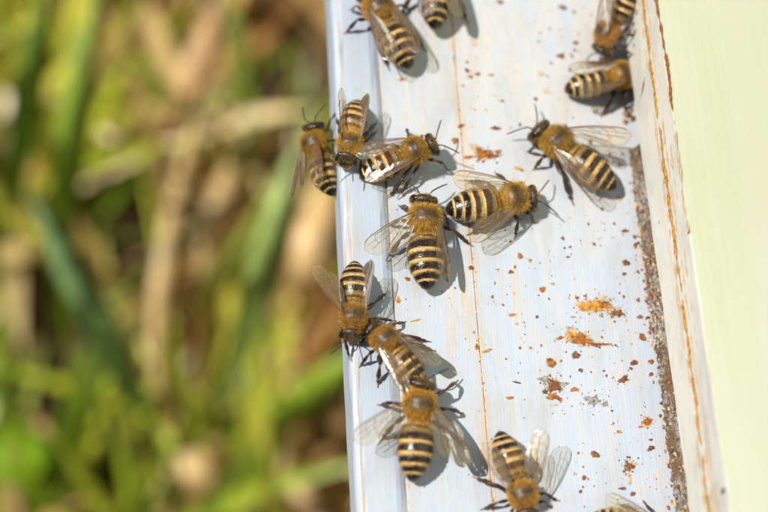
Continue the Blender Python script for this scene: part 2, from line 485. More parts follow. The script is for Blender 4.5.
WT = 0.022
lip = extrude_y('entrance_lip', [(XW + mm(.25), Z_LIP0), (XW, Z_LIP0 + mm(.3)), (XW, Z_LIP1 - mm(.12)), (XW + mm(.06), Z_LIP1 - mm(.06)), (XW + WT, Z_LIP1 - mm(.06)), (XW + WT, Z_LIP0)], Y0, Y1, M_LIP, parent=hive, amp=0.00006)
front = extrude_y('front_wall', [(XW + mm(.16), Z_LIP1), (XW + mm(.1), Z_LIP1 + mm(.08)), (XW + mm(.1), 0.235), (XW + WT, 0.235), (XW + WT, Z_LIP1)], Y0, Y1, M_GREEN, parent=hive, amp=0.00003)
D = 0.42
YBLK = on_x(650, 118, XW).y
block = extrude_y('entrance_block', [(XW + mm(1.6), mm(.02)), (XW + mm(1.6), Z_LIP0 - mm(.05)), (XW + WT - mm(2), Z_LIP0 - mm(.05)), (XW + WT - mm(2), mm(.02))], Y0 + 0.003, YBLK, M_GRIT, n=200, parent=hive, amp=0.00018)
heap = extrude_y('packed_debris', [(XW - mm(.1), mm(.02)), (XW + mm(.1), mm(.2)), (XW + mm(.4), mm(.7)), (XW + mm(.75), mm(1.4)), (XW + mm(1.2), mm(2.4)), (XW + mm(1.55), mm(3.0)), (XW + mm(1.57), mm(.02))], Y0 + 0.003, YBLK - mm(.4), M_GRIT, n=420, parent=hive, amp=0.00016)

def box(name, x0, x1, y0, y1, z0, z1, mat, parent, bev=0.0015):
    b = bev
    prof = [(x0 + b, z0), (x0, z0 + b), (x0, z1 - b), (x0 + b, z1), (x1 - b, z1), (x1, z1 - b), (x1, z0 + b), (x1 - b, z0)]
    return extrude_y(name, prof, y0, y1, mat, n=6, parent=parent, wob=False)
box('floor_board', XW + 0.0605, XW + D, Y0, Y1, -T, -0.0002, M_WOOD, hive)
box('support_batten', XW - 0.006, XW + D, Y0 + .01, Y1 - .01, -0.026, -T - .0002, M_WOOD, hive)
box('side_wall', XW + WT + .0003, XW + D - WT, Y0 + .0005, Y0 + WT, 0.0002, 0.235, M_GREEN, hive)
box('side_wall', XW + WT + .0003, XW + D - WT, Y1 - WT, Y1 - .0005, 0.0002, 0.235, M_GREEN, hive)
box('back_wall', XW + D - WT + .0003, XW + D - .0005, Y0, Y1, 0.0002, 0.235, M_GREEN, hive)
box('roof', XW - 0.004, XW + D + 0.012, Y0 - 0.012, Y1 + 0.012, 0.2355, 0.265, M_LIP, hive)
for lx in (XW + 0.02, XW + D - 0.07):
    for ly in (Y0 + 0.02, Y1 - 0.07):
        box('leg', lx, lx + 0.05, ly, ly + 0.05, GZ - 0.01, -0.0263, M_WOOD, hive, 0.003)

# ---- propolis and dirt: low irregular blobs stuck to the boards
def splat(name, parent, origin, eu, ev, en, w, h, mat, rag=0.22, hgt=0.16, spikes=0, n=14, ang=0.0):
    o, eu, ev, en = (Vector(v) for v in (origin, eu, ev, en))
    ph = rng.random(4) * 6.28
    th = np.arange(n) / n * 2 * math.pi
    rr = 1 + rag * (0.6 * np.sin(2 * th + ph[0]) + 0.5 * np.sin(3 * th + ph[1]) + 0.4 * np.sin(5 * th + ph[2])) + rng.normal(0, rag * .35, n)
    for s_ in range(spikes):            # runs and drips: smooth tongues, not points
        c_ = rng.random() * 6.283; wd_ = rng.uniform(.18, .40)
        dd = np.abs((th - c_ + math.pi) % (2 * math.pi) - math.pi)
        rr += rng.uniform(.4, .9) * np.exp(-(dd / wd_) ** 2)
    if spikes: rr *= 0.8
    rr = np.clip(rr, .35, 2.3)
    ca, sa = math.cos(ang), math.sin(ang)
    w, h = w * 1.18, h * 1.18
    V = []; top = min(w, h) * hgt
    for k, (f, z) in enumerate(((1.0, 0.0), (0.86, 0.55), (0.5, 0.95))):
        for j in range(n):
            a, b = rr[j] ** (1 if k < 2 else .5) * f * math.cos(th[j]) * w, rr[j] ** (1 if k < 2 else .5) * f * math.sin(th[j]) * h
            u, v = a * ca - b * sa, a * sa + b * ca
            V.append(o + eu * u + ev * v + en * (top * z * (1 + (.25 * rng.random() if k else 0)) + 0.000004))
    V.append(o + en * top * 0.9)
    F = []
    for k in range(2):
        for j in range(n):
            F.append((k * n + j, k * n + (j + 1) % n, (k + 1) * n + (j + 1) % n, (k + 1) * n + j))
    F += [(2 * n + j, 2 * n + (j + 1) % n, 3 * n) for j in range(n)]
    inv = Vector((0, 0, GZ))
    return mesh_obj(name, [tuple(v - inv) for v in V], F, mat, parent, attrs={'rad': [1.0] * n + [.86] * n + [.5] * n + [0.0]})

PXM = on_z(385, 256).x - on_z(384, 256).x     # metres per pixel
SPOTS = [  # px, py, half width, half height (px), colour, spikes
 (562.8,238.4,2,2,'b'),(564.7,248,1.3,1.2,'b'),(570,247,1.6,1.3,'b'),(520,256,3,3.2,'o'),(530,260.6,2.2,2,'y'),(511,272,2.6,2.2,'b'),(515,267,1.4,1.8,'o'),
 (542.5,289.4,3.4,2.8,'o'),(553,284,2.3,1.4,'y'),(549,299,1.2,1.2,'d'),(492.5,297,1.4,2,'o'),(503,305,1.8,1.2,'o'),(512,315,4.2,1.8,'y'),(517,324,1.4,1.3,'y'),
 (537,317,1.5,2,'b'),(625,231,4,2,'b'),(594,244,2.2,1.5,'b'),(626,263,3.6,4,'b'),(624,274,2.4,1.9,'b'),(638,272,2,1.8,'b'),(642,270,1.4,1.4,'b'),(568,257,2.2,1.2,'d'),
 (638,300,2.3,2.2,'o'),(640,317,3,2.4,'o'),(642.5,337.5,4,3.6,'o'),(577,298,2,1.8,'b'),(585,296,1.8,1.2,'b'),(573,317,2.6,1,'y'),
 (560,338,4.2,1.8,'o'),(569,328,1.6,1.6,'g'),(619,199,3.6,3,'f'),(570,218,1.8,1.2,'f'),
 (487,351,5,1.7,'y'),(506,359,1.2,1,'o'),(520,348,1.6,1.3,'o'),(530.6,348,2.2,1.3,'y'),(551,363,5,4.4,'o'),(575.6,355.5,3.8,4,'b'),(561,361,1.6,1.3,'o'),
 (581,370.5,2.6,1.8,'b'),(634,363,4,2.8,'b'),(631,368.6,2.1,1.5,'b'),(651,362,3,2.6,'o'),(651,374.6,2.8,2,'o'),(574.5,389.6,4.5,2.1,'o'),
 (510,398,3.6,1.6,'o'),(517,382.5,3.8,1.2,'d'),(641,427,3,1,'o'),(619,432,2.6,1.8,'y'),(651,440,2.2,1.2,'b'),(651,448.5,4.6,2.2,'b'),(595,454.5,4.6,3.2,'b'),
 (584,478,2.2,2.2,'b'),(580.5,491.6,1.9,1.9,'b'),(622.5,488.6,4,1.4,'b'),(632.6,494,2.8,2.2,'b'),
 (467,70.6,2.6,3,'b'),(470.6,76.6,2.6,2.4,'o'),(478,74,3.6,1.8,'o'),(491,75,4,1.2,'o'),(463,85.6,1.6,1.4,'o'),(494,95.6,2,1.2,'f'),(502,101,3,1.2,'o'),
 (535.6,99,2,2.6,'b'),(520,125,1.7,2,'b'),(496,128.5,5.4,2.2,'b'),(469,157,5,1.9,'o'),(498,151.6,3.6,2.4,'o'),(519,169,4.6,2.1,'y'),(455,140.6,3.2,4,'o'),(461,126,4,2,'b'),
 (541,74,3.6,2.6,'f'),(546.6,91.6,3,2.4,'f'),(523,56,4,1.7,'f'),(513,61,2,1.4,'f'),(558,56,2,2.2,'b'),(551,63,1.9,1.6,'b'),(474,43,2.6,5,'f'),
 (563,7.6,4.4,3,'b'),(574,12,1.9,1.8,'b'),(575.5,43,2.9,2.6,'b'),(575,50,2.2,1.9,'b'),(561.6,56,3.6,3.2,'b'),(546,91,3.2,2.2,'f'),
 (407.5,279,3,2.1,'o'),(455,288,1.3,1.3,'o'),(471,268,2.6,2.6,'b'),(398,300,2.2,3.6,'y'),(416,320.6,5.5,1.1,'y'),(477,347,2.4,2.6,'o'),
 (500,2,3,3,'b'),(467,62,1.9,1.4,'o'),(402,79.5,4.6,1.7,'y'),(545,392,2.2,2.4,'d'),(560,400,2.6,1.6,'o'),(604,371,1.2,1.2,'d'),(612,411,1.3,1.2,'d')]
EX, EY, EZ = (1, 0, 0), (0, 1, 0), (0, 0, 1)
for s_ in SPOTS:
    px, py, w, h, k = s_[:5]
    p = on_z(px, py)
    par = plank_c if p.x > XJ else plank_b
    splat('propolis_spot' if k not in 'dg' else 'dirt_spot', par, p, EX, EY, EZ, w * PXM, h * PXM, M_SPOT[k], ang=random.uniform(-.3, .3), hgt=0.10 if k == 'f' else 0.2)
BIG = [(594,307,11,5,'y',3),(604,306,7,3.2,'o',2),(584,306,5,3.5,'y',2),(618,313.5,7,3,'b',2),(580,340,10,5.5,'o',3),(572,336,6,3.5,'y',2),(598,344.5,8,1.8,'b',2),
       (553,386,6,5.5,'b',4),(553,397,4.6,4.2,'o',2),(622,380.6,5,3.4,'b',1),(647,422,4,4.6,'o',2),(629,466,4.6,3.8,'b',2),(629,478,2.6,6,'f',1),(482,154,7,5.4,'o',4),(489,156,8,2.6,'b',2),
       (594,401,7,4,'g',4),(606,404,3,3,'g',3),(545,380,6,3,'g',3),(560,384,6,3,'g',4),(601,297,5,3,'f',2)]
for px, py, w, h, k, sp in BIG:
    splat('propolis_splash' if k not in 'dg' else 'dirt_smudge', plank_c, on_z(px, py), EX, EY, EZ, w * PXM, h * PXM, M_SPOT[k], rag=0.24, hgt=0.13 if k != 'g' else .02, spikes=sp + 2, n=36)

def speckle(name, parent, pts, sizes, mat):
    V, F = [], []
    for p, r in zip(pts, sizes):
        o = len(V); n = 6
        ph = random.random() * 6
        for j in range(n):
            a = ph + j / n * 6.283
            rr = r * random.uniform(.6, 1.25)
            V.append((p[0] + rr * math.cos(a), p[1] + rr * math.sin(a) * random.uniform(.8, 1.5), p[2] + 0.000003 - GZ))
        V.append((p[0], p[1], p[2] + r * random.uniform(.35, .9) - GZ))
        F += [(o + j, o + (j + 1) % n, o + n) for j in range(n)]
    o = mesh_obj(name, V, F, mat, parent)
    o['kind'] = 'stuff'
    return o
for px, py, w, h, k, sp in BIG:
    if k in 'gf': continue
    c_ = on_z(px, py); m_ = 26
    pts = [(c_.x + random.gauss(0, w * PXM * 1.1), c_.y + random.gauss(0, h * PXM * 1.3), 0) for _ in range(m_)]
    speckle('fine_droplets', plank_c, pts, [.00004 + .0002 * random.random() ** 2 for _ in range(m_)], M_SPOT[k])
    splat('stain_halo', plank_c, c_ + Vector((0, 0, -.000002)), EX, EY, EZ, w * PXM * 1.35, h * PXM * 1.45, M_SPOT['f'], rag=.3, hgt=.005, spikes=3, n=30)
def scatter(n, x0, x1, z=0.0, y0=-0.06, y1=0.075):
    return [(random.uniform(x0, x1), random.uniform(y0, y1), z) for _ in range(n)]
def sizes(n, a, b): return [a + (b - a) * random.random() ** 3 for _ in range(n)]
speckle('fine_specks', plank_c, scatter(420, XJ + mm(.3), XW), sizes(420, .00004, .00019), M_SPOT['b'])
speckle('fine_specks', plank_c, scatter(260, XJ + mm(.3), XW), sizes(260, .00004, .00022), M_SPOT['y'])
speckle('fine_specks', plank_c, scatter(240, XJ + mm(.3), XW), sizes(240, .00004, .00015), M_SPOT['d'])
pts = [(XW - mm(.5) - abs(random.gauss(0, .008)), random.uniform(-.06, .075), 0) for _ in range(150)]
speckle('fine_droplets', plank_c, pts, sizes(150, .0001, .00042), M_SPOT['b'])
pts = [(XW - mm(.5) - abs(random.gauss(0, .012)), random.uniform(-.06, .075), 0) for _ in range(150)]
speckle('fine_droplets', plank_c, pts, sizes(150, .0001, .0003), M_SPOT['o'])
speckle('fine_specks', plank_b, scatter(160, XS + mm(.3), XJ - mm(.2)), sizes(160, .00004, .00014), M_SPOT['b'])
for cx, cy, n in ((594, 401, 90), (553, 386, 80), (606, 303, 50)):
    p = on_z(cx, cy)
    speckle('grit', plank_c, [(p.x + random.gauss(0, .0011), p.y + random.gauss(0, .0009), 0) for _ in range(n)], sizes(n, .00004, .00016), M_SPOT['d'])
# dirt along the joints
pts = [(XJ + random.gauss(0, .0003), random.uniform(-.06, .075), mm(-.03)) for _ in range(700)]
speckle('joint_dirt', plank_c, pts, sizes(700, .00005, .00022), M_SPOT['f'])
pts = [(XJ + random.gauss(0, .00022), random.uniform(-.06, .075), mm(-.03)) for _ in range(160)]
speckle('joint_dirt', plank_c, pts, sizes(160, .00005, .00024), M_SPOT['o'])
pts = [(XS + abs(random.gauss(0.0001, .0003)), random.uniform(-.06, .075), 0) for _ in range(260)]
speckle('joint_dirt', plank_b, pts, sizes(260, .00004, .00018), M_SPOT['f'])
pts = [(XL + mm(.93) + random.gauss(0, .00004), random.uniform(-.06, .075), mm(-.08)) for _ in range(700)]
speckle('joint_dirt', strip, pts, sizes(700, .00005, .00016), M_SPOT['f'])
# crumbs heaped along the foot of the entrance block
for k, n, a, b in (('g', 320, .00006, .00034), ('d', 420, .00006, .00032), ('b', 420, .00008, .00045), ('y', 130, .00007, .0003), ('f', 700, .00006, .00034)):
    pts = []
    for _ in range(n):
        y = random.uniform(-.06, YBLK)
        if clump(y * 3, y, 31) < random.gauss(-.3, .5): continue
        x = mm(random.uniform(-.1, 1.4)) if random.random() < .8 else -mm(abs(random.gauss(0, .45)))
        z = np.interp(x, [mm(-.1), mm(.1), mm(.4), mm(.75), mm(1.2)], [0, mm(.2), mm(.7), mm(1.4), mm(2.4)])
        pts.append((XW + x, y, z))
    speckle('entrance_crumbs', plank_c, pts, sizes(n, a, b), M_SPOT[k])
# lumps of propolis in the corner
for px, py, w, h, k in ((640,203,3,2.6,'y'),(645,206,2.4,2.2,'b'),(649,219,1.6,3,'b'),(651,235,2.6,2,'b'),(640,187,2,2,'o'),(655,283,3.4,4.5,'b'),(652,296,2.4,4,'b'),(655,328,3.4,2,'b'),(656,318,2,2,'g'),(663,402,1.8,1.6,'d'),
                        (670,465,1.4,2.4,'o'),(684,467,1.7,7,'b'),(683,507,2,2.6,'b')):
    p = on_z(px, py, 0.0008)
    splat('propolis_lump', plank_c, (min(p.x, XW + mm(.3)), p.y, 0.00002), EX, EY, EZ, w * PXM, h * PXM, M_SPOT[k], hgt=.8)
for px, py, w, h, k in ((629,112,4,4.4,'b'),(634,116,3,3.4,'b'),(627,119,3.4,2.6,'o'),(633,107,2.4,2.6,'b')):
    p = on_z(px, py, 0.001)
    splat('propolis_lump', plank_c, (p.x, p.y, 0.00002), EX, EY, EZ, w * PXM, h * PXM, M_SPOT[k], hgt=.8)

def wall_streak(px_path, w_px, k, parent, cover=.5, name='propolis_streak'):
    """an uneven run of propolis along the wall: lumpy ribbon with real thickness, broken where it has worn off"""
    P = [on_x(a, b, XW) for a, b in px_path]
    ys = np.array([p.y for p in P]); zs = np.array([p.z for p in P])
    od = np.argsort(ys); ys, zs = ys[od], zs[od]
    n = max(6, int((ys[-1] - ys[0]) / 0.0003))
    yy = np.linspace(ys[0], ys[-1], n + 1); zz = np.interp(yy, ys, zs)
    ph = [random.uniform(0, 6.28) for _ in range(4)]
    V, F, A = [], [], []
    w0 = w_px * PXM * 3.2
    for i in range(n + 1):
        q = sum(math.sin(yy[i] * f + p) for f, p in zip((260, 520, 1150, 2300), ph)) / 4
        e = max(.06, min(1, cover + q * 1.1)) * (min(1, i / 3, (n - i) / 3) if 0 < i < n else .05)
        wa = w0 * e * random.uniform(.35, .65); wb = w0 * e * random.uniform(.35, .65)
        zc_ = zz[i] + random.gauss(0, w0 * .05) + w0 * .15 * math.sin(yy[i] * 800 + ph[1])
        t = mm(.15) * e
        for dz, dx, r_ in ((-wa, 0, .9), (-wa * .5, t, .3), (wb * .4, t * random.uniform(.7, 1.3), .2), (wb, 0, .9)):
            V.append((XW - mm(.006) - dx, yy[i], zc_ + dz - GZ)); A.append(r_ if e > .12 else 1.0)
        if i:
            a = 4 * (i - 1)
            F += [(a + j, a + j + 1, a + 5 + j, a + 4 + j) for j in range(3)]
    return mesh_obj(name, V, F, M_SPOT[k], parent, attrs={'rad': A})
LINE = [(640.5, -20), (643, 0), (650, 57), (661, 140), (673, 230), (688, 340), (698, 420), (705, 480), (711, 530)]
wall_streak(LINE, 2.4, 'y', lip, .85)
wall_streak([(a - 3.5, b) for a, b in LINE], 1.6, 'f', lip, .3)
wall_streak([(a + 4.0, b) for a, b in LINE], 1.4, 'f', lip, .3)
wall_streak([(653.5, -20), (656.5, 0), (661, 30), (667, 60), (673, 112)], 2.2, 'o', lip, .75)
wall_streak([(673, 112), (678, 150), (683, 195), (689, 235)], 2.0, 'f', lip, .6)
wall_streak([(a + 8.5, b) for a, b in LINE[3:]], 1.4, 'f', lip, .15)
wall_streak([(638, 106), (643, 90), (645, 76)][::-1], 0.9, 'b', lip, 1.0)
for px, py, w, h, k in ((689,232,1.8,2.4,'o'),(723,491,2.4,2.6,'b'),(717,434,1.5,1.5,'f'),(634,45,1.2,1.6,'b'),(648,30,1.4,3,'f'),(665,180,2,4,'f'),(659,222,1.5,1.5,'f')):
    p = on_x(px, py, XW)
    splat('propolis_spot', lip, (XW - mm(.01), p.y, p.z), (0, 0, 1), (0, -1, 0), (-1, 0, 0), w * PXM * 1.6, h * PXM, M_SPOT[k])

# ------------------------------------------------------------------ honey bees
NS = 28
HEAD = [(6.10, 1.75, .12, .12), (5.98, 1.85, .85, .95), (5.65, 2.15, 1.50, 1.40), (5.2, 2.45, 1.78, 1.58), (4.75, 2.65, 1.62, 1.42), (4.42, 2.8, .95, .95)]
THX = [(4.2, 2.85, .62, .62), (3.95, 2.92, 1.15, 1.05), (3.5, 3.02, 1.68, 1.52), (2.7, 3.12, 1.93, 1.80), (1.7, 3.12, 1.90, 1.80), (.95, 3.0, 1.55, 1.5), (.45, 2.85, .95, .95)]
ABD = [(.18, 2.75, .50, .55), (-.05, 2.75, .9, .85), (-.4, 2.75, 1.6, 1.45), (-1.0, 2.75, 2.08, 1.8), (-2.1, 2.75, 2.33, 2.02), (-3.3, 2.7, 2.36, 2.06), (-4.6, 2.6, 2.18, 1.9), (-5.8, 2.45, 1.72, 1.52), (-6.8, 2.3, 1.12, 1.05), (-7.4, 2.2, .55, .58), (-7.62, 2.15, .10, .10)]
CTRL = np.array(HEAD + THX + ABD)
SEG = np.array([0.0, .13, .34, .53, .70, .85, 1.001, 1.002])     # tergite borders along the abdomen

def rot(yaw, pitch, roll=0.0):
    return Matrix.Rotation(yaw, 3, 'Z') @ Matrix.Rotation(-pitch, 3, 'Y') @ Matrix.Rotation(roll, 3, 'X')

def build_bee(B):
    S = B['s'] * MM
    xs = np.concatenate([np.linspace(6.10, 4.3, 15)[:-1], np.linspace(4.3, .3, 24)[:-1], np.linspace(.3, -7.62, 92)])
    zc_ = pchip(-CTRL[:, 0], CTRL[:, 1], -xs); hw = pchip(-CTRL[:, 0], CTRL[:, 2], -xs); hh = pchip(-CTRL[:, 0], CTRL[:, 3], -xs)
    t_abd = np.clip((.2 - xs) / 7.82, 0, 1)
    si = np.clip(np.searchsorted(SEG, t_abd, side='right') - 1, 0, 6)
    fr = (t_abd - SEG[si]) / (SEG[si + 1] - SEG[si])
    is_abd = xs < 0.2
    step = np.where(is_abd, 1 + 0.05 * (fr ** 1.5) * 1.5 - 0.03, 1.0)
    hw, hh = hw * step, hh * step
    rv = random.Random(B['seed'] * 13 + 5)
    kx, kw_ = rv.uniform(.93, 1.06), rv.uniform(.93, 1.05)
    xs = np.where(is_abd, .2 + (xs - .2) * kx, xs); hw = np.where(is_abd, hw * kw_, hw)
    # spine with head turn and abdomen bend
    nr = len(xs)
    P = np.stack([xs, np.zeros(nr), zc_], 1)
    FR = [Matrix.Identity(3)] * nr
    hy, hp = B.get('head', (rv.uniform(-.25, .25), rv.uniform(-.12, .08)))
    piv = Vector((4.25, 0, 2.85))
    Hm = rot(hy, hp)
    ay, ap = B.get('abd', (rv.uniform(-.12, .12), rv.uniform(-.03, .1)))
    p_prev = None
    ax0 = np.where(is_abd)[0][0]
    for i in range(nr):
        if xs[i] > 4.25:
            w = min(1, (xs[i] - 4.25) / .3)
            m = rot(hy * w, hp * w)
            P[i] = piv + m @ (Vector(P[i]) - piv); FR[i] = m
        elif is_abd[i] and i > ax0:
            t = t_abd[i]
            m = rot(ay * (0.35 + .65 * t), ap * (0.35 + .65 * t))
            d = Vector((xs[i] - xs[i - 1], 0, zc_[i] - zc_[i - 1]))
            P[i] = Vector(P[i - 1]) + m @ d; FR[i] = m
    th = (np.arange(NS) + .5) / NS * 2 * math.pi
    V = []
    dorsal = []
    for i in range(nr):
        for a in th:
            cy, cz = math.cos(a), math.sin(a)
            up = 1.0 if cz > 0 else (0.92 if not is_abd[i] else .86)
            if xs[i] > 4.4:           # face: longer below, a flat front
                up = 1.0 if cz > 0 else 1.12
            v = Vector((0, hw[i] * cy, hh[i] * cz * up))
            V.append(Vector(P[i]) + FR[i] @ v); dorsal.append(cz)
    V = [v for v in V]
    region = np.repeat(np.where(xs > 4.3, 0, np.where(is_abd, 2, 1)), NS)
    segf = np.repeat(si + fr, NS).astype(float)
    tA = np.repeat(t_abd, NS)
    dorsal = np.array(dorsal)
    F = []
    holes = {}
    def ring_at(x): return int(np.argmin(abs(xs - x)))
    roots = []
    for side in (1, -1):
        for key, x, ang in (('f', 3.25, 42), ('m', 2.25, 42), ('h', 1.2, 42)):
            i = ring_at(x)
            a = R(-ang) if side > 0 else R(180 + ang)
            j = int(round((a / (2 * math.pi) * NS - .5))) % NS
            roots.append((key, side, i, j))
            for di in (-1, 0):
                for dj in (-1, 0):
                    holes[(i + di, (j + dj) % NS)] = 1
    for i in range(nr - 1):
        for j in range(NS):
            if (i, j) in holes: continue
            F.append((i * NS + j, i * NS + (j + 1) % NS, (i + 1) * NS + (j + 1) % NS, (i + 1) * NS + j))
    F.append(tuple(range(NS))[::-1]); F.append(tuple((nr - 1) * NS + j for j in range(NS)))
    nb = len(V)
    # ---- colours of the body
    rnd = random.Random(B['seed'])
    tone = B.get('tone', 0.0)
    dark = np.array((0.010, 0.005, 0.003)); brown = np.array((0.15, 0.055, 0.011)); tan = np.array((0.50, 0.33, 0.115)); gold = np.array((0.42, 0.22, 0.035))
    C = np.zeros((nb, 3)); RO = np.full(nb, .4)
    jit = np.array([rnd.gauss(0, .05) for _ in range(nb)])
    frv = segf - np.floor(segf) + jit; sgi = np.floor(segf).astype(int)
    bw = B.get('band', .45) - .06 + np.repeat(np.array([rnd.gauss(0, .055) for _ in range(8)])[si], NS)
    bw = bw * (1 - .30 * np.clip(dorsal, 0, 1) ** 3)
    band = np.clip((bw - frv) / .16 + .5, 0, 1)                       # pale felt on the front of each plate
    band = np.where(sgi == 0, np.clip((0.75 - frv) / .2, 0, 1), band)
    band = np.where(sgi == 1, band * B.get('band1', .35), band)
    band = np.where((sgi >= 5) & (frv > .2), 0.0, band)
    edge = np.clip((frv - .93) / .05, 0, 1) * .5
    darkc = dark[None, :] * (1 - tone) + brown[None, :] * tone
    dk = np.where((sgi <= 2)[:, None], darkc * .5 + (dark * .85 + brown * .15) * .5, dark[None, :])
    ab = dk * (1 - band[:, None]) + tan * band[:, None]
    ab = ab * (1 - edge[:, None]) + np.array((.20, .10, .03)) * edge[:, None]
    ven = np.clip((-dorsal - .05) / .35, 0, 1)[:, None]
    ab = ab * (1 - ven) + np.array((.26, .15, .055)) * ven
    C[region == 2] = ab[region == 2]
    RO[region == 2] = (0.21 + .5 * band)[region == 2]
    bald = np.clip((dorsal - .42) / .35 + jit * 4, 0, 1) * np.exp(-((np.repeat(xs, NS) - 2.3) / 1.05) ** 2)
    thc = np.array((.26, .13, .025)) * (1 - bald[:, None]) + np.array((.035, .018, .007)) * bald[:, None]
    C[region == 1] = thc[region == 1]; RO[region == 1] = .42
    C[region == 0] = (0.022, 0.012, 0.006); RO[region == 0] = .45
    C = list(C); RO = list(RO)
    # ---- legs, grown out of holes in the thorax
    feet_default = {('f', 1): (5.3, 2.6), ('f', -1): (5.3, -2.6), ('m', 1): (2.2, 4.9), ('m', -1): (2.2, -4.9), ('h', 1): (-3.0, 4.5), ('h', -1): (-3.0, -4.5)}
    feet = dict(feet_default)
    for k in feet:
        feet[k] = (feet[k][0] + rnd.gauss(0, .5), feet[k][1] + rnd.gauss(0, .35))
    if B.get('ground'):
        m = B['M']
        for k in feet: feet[k] = (*feet[k], .09 - (m[2][0] * feet[k][0] + m[2][1] * feet[k][1]) / m[2][2] - m[2][3] / (S * m[2][2]))
    feet.update(B.get('feet', {}))
    for key, side, i, j in roots:
        jm, jp = (j - 1) % NS, (j + 1) % NS
        ring = [(i - 1, jm), (i - 1, j), (i - 1, jp), (i, jp), (i + 1, jp), (i + 1, j), (i + 1, jm), (i, jm)]
        idx = [a * NS + b for a, b in ring]
        c0 = sum((V[q] for q in idx), Vector()) / 8
        fx, fy = feet[(key, side)][:2]
        fz = feet[(key, side)][2] if len(feet[(key, side)]) > 2 else 0.09
        foot = Vector((fx, fy, fz))
        out = Vector((0, side, 0))
        cox = c0 + Vector(({'f': .35, 'm': 0, 'h': -.25}[key], side * .35, -.55))
        dv = Vector((foot.x - cox.x, foot.y - cox.y, 0)); dist = dv.length
        if dist > 6.4:
            foot = cox + dv * (6.4 / dist); foot.z = fz; dv = Vector((foot.x - cox.x, foot.y - cox.y, 0)); dist = 6.4
        dvn = dv.normalized() if dist > .1 else out
        kh = {'f': 2.35, 'm': 2.5, 'h': 2.75}[key] * (1.15 - .06 * dist) + rnd.gauss(0, .1)
        knee = cox + dv * .40 + out * .35; knee.z = max(kh, 1.2)
        ank = knee + (foot - knee) * .62; ank.z = max(.55, knee.z * .30)
        ball = ank + (foot - ank) * .5; ball.z = fz + .22
        wide = {'f': 1.0, 'm': 1.08, 'h': 1.35}[key]
        path = [(cox, .30)]
        def seg(a, b, rs):
            for q, r_ in rs: path.append((a + (b - a) * q, r_))
        seg(cox, knee, [(.12, .20), (.4, .30 * wide), (.75, .27 * wide), (.96, .17)])
        seg(knee, ank, [(.06, .17), (.3, .22 * wide), (.72, .33 * wide), (.95, .24), (1.0, .15)])
        seg(ank, ball, [(.12, .22 * wide), (.55, .25 * wide), (.92, .16), (1, .09)])
        seg(ball, foot, [(.15, .11), (.45, .10), (.5, .075), (.58, .10), (.85, .085), (1, .10)])
        path.append((foot + dvn * .22 + Vector((0, 0, -.02)), .05))
        prev = idx
        offs = [(V[q] - c0).normalized() for q in idx]
        pts_ = [c0] + [p for p, _ in path]
        for k, (p, r_) in enumerate(path):
            tg = (pts_[min(k + 2, len(pts_) - 1)] - pts_[k]).normalized()
            new = []
            no = []
            for o_ in offs:
                q = o_ - tg * o_.dot(tg)
                if q.length < 1e-4: q = tg.orthogonal()
                q.normalize(); no.append(q)
                new.append(len(V)); V.append(p + q * r_ * .9)
                u = k / len(path)
                cc = np.array((.042, .017, .006)) if u < .55 else np.array((.15, .060, .014)) * (.6 + u)
                if r_ < .13 and u < .6: cc = np.array((.16, .06, .015))
                C.append(cc * rnd.uniform(.8, 1.25)); RO.append(.33)
            offs = no
            for q in range(8):
                F.append((prev[q], prev[(q + 1) % 8], new[(q + 1) % 8], new[q]))
            prev = new
        F.append(tuple(prev))
    Vn = np.array([tuple(v) for v in V]) * S
    root = empty('honey_bee', B['M'], B['label'], 'bee', 'honey bees on the landing board')
    body = mesh_obj('body', Vn, F, M_BODY, root, col=np.array(C), attrs={'rough': RO})
    # consistent outward normals
    import bmesh
    bm = bmesh.new(); bm.from_mesh(body.data); bmesh.ops.recalc_face_normals(bm, faces=bm.faces); bm.to_mesh(body.data); bm.free()
    # ---- hair
    Vb = np.array([tuple(v) for v in V[:nb]]).reshape(nr, NS, 3)
    du = np.zeros_like(Vb); du[1:-1] = Vb[2:] - Vb[:-2]; du[0] = du[1]; du[-1] = du[-2]
    dv_ = np.roll(Vb, -1, 1) - np.roll(Vb, 1, 1)
    nrm = np.cross(dv_, du); nrm /= np.linalg.norm(nrm, axis=2, keepdims=True) + 1e-9
    cen = Vb.mean(1, keepdims=True)
    flip = np.sign(((Vb - cen) * nrm).sum(2, keepdims=True)); nrm *= np.where(flip == 0, 1, flip)
    area = np.linalg.norm(np.cross(du, dv_), axis=2)
    r2 = np.random.default_rng(B['seed'])
    reg = region.reshape(nr, NS); dor = dorsal.reshape(nr, NS); sg = segf.reshape(nr, NS)
    fr_ = sg - np.floor(sg); sgi_ = np.floor(sg)
    dens = np.zeros_like(area)
    dens = np.where(reg == 1, 1.0 - .72 * bald.reshape(nr, NS), dens)
    dens = np.where(reg == 0, np.where(dor > .2, .22, .8), dens)
    pale = (fr_ < bw.reshape(nr, NS)) & (sgi_ > 0) & (sgi_ < 5)
    dens = np.where((reg == 2) & pale, np.where(sgi_ == 1, .35, .75), dens)
    dens = np.where((reg == 2) & (sgi_ == 0), .9, dens)
    dens = np.where((reg == 2) & ~pale & (sgi_ > 0), .03, dens)
    dens = np.where((reg == 2) & (dor < -.05), .55, dens)
    pr = (dens * area).ravel(); pr /= pr.sum()
    NH = int(13000 * r2.uniform(.7, 1.1))
    pick = r2.choice(nr * NS, NH, p=pr)
    pi, pj = pick // NS, pick % NS
    fu, fv = r2.random(NH), r2.random(NH)
    i2 = np.minimum(pi + 1, nr - 1); j2 = (pj + 1) % NS
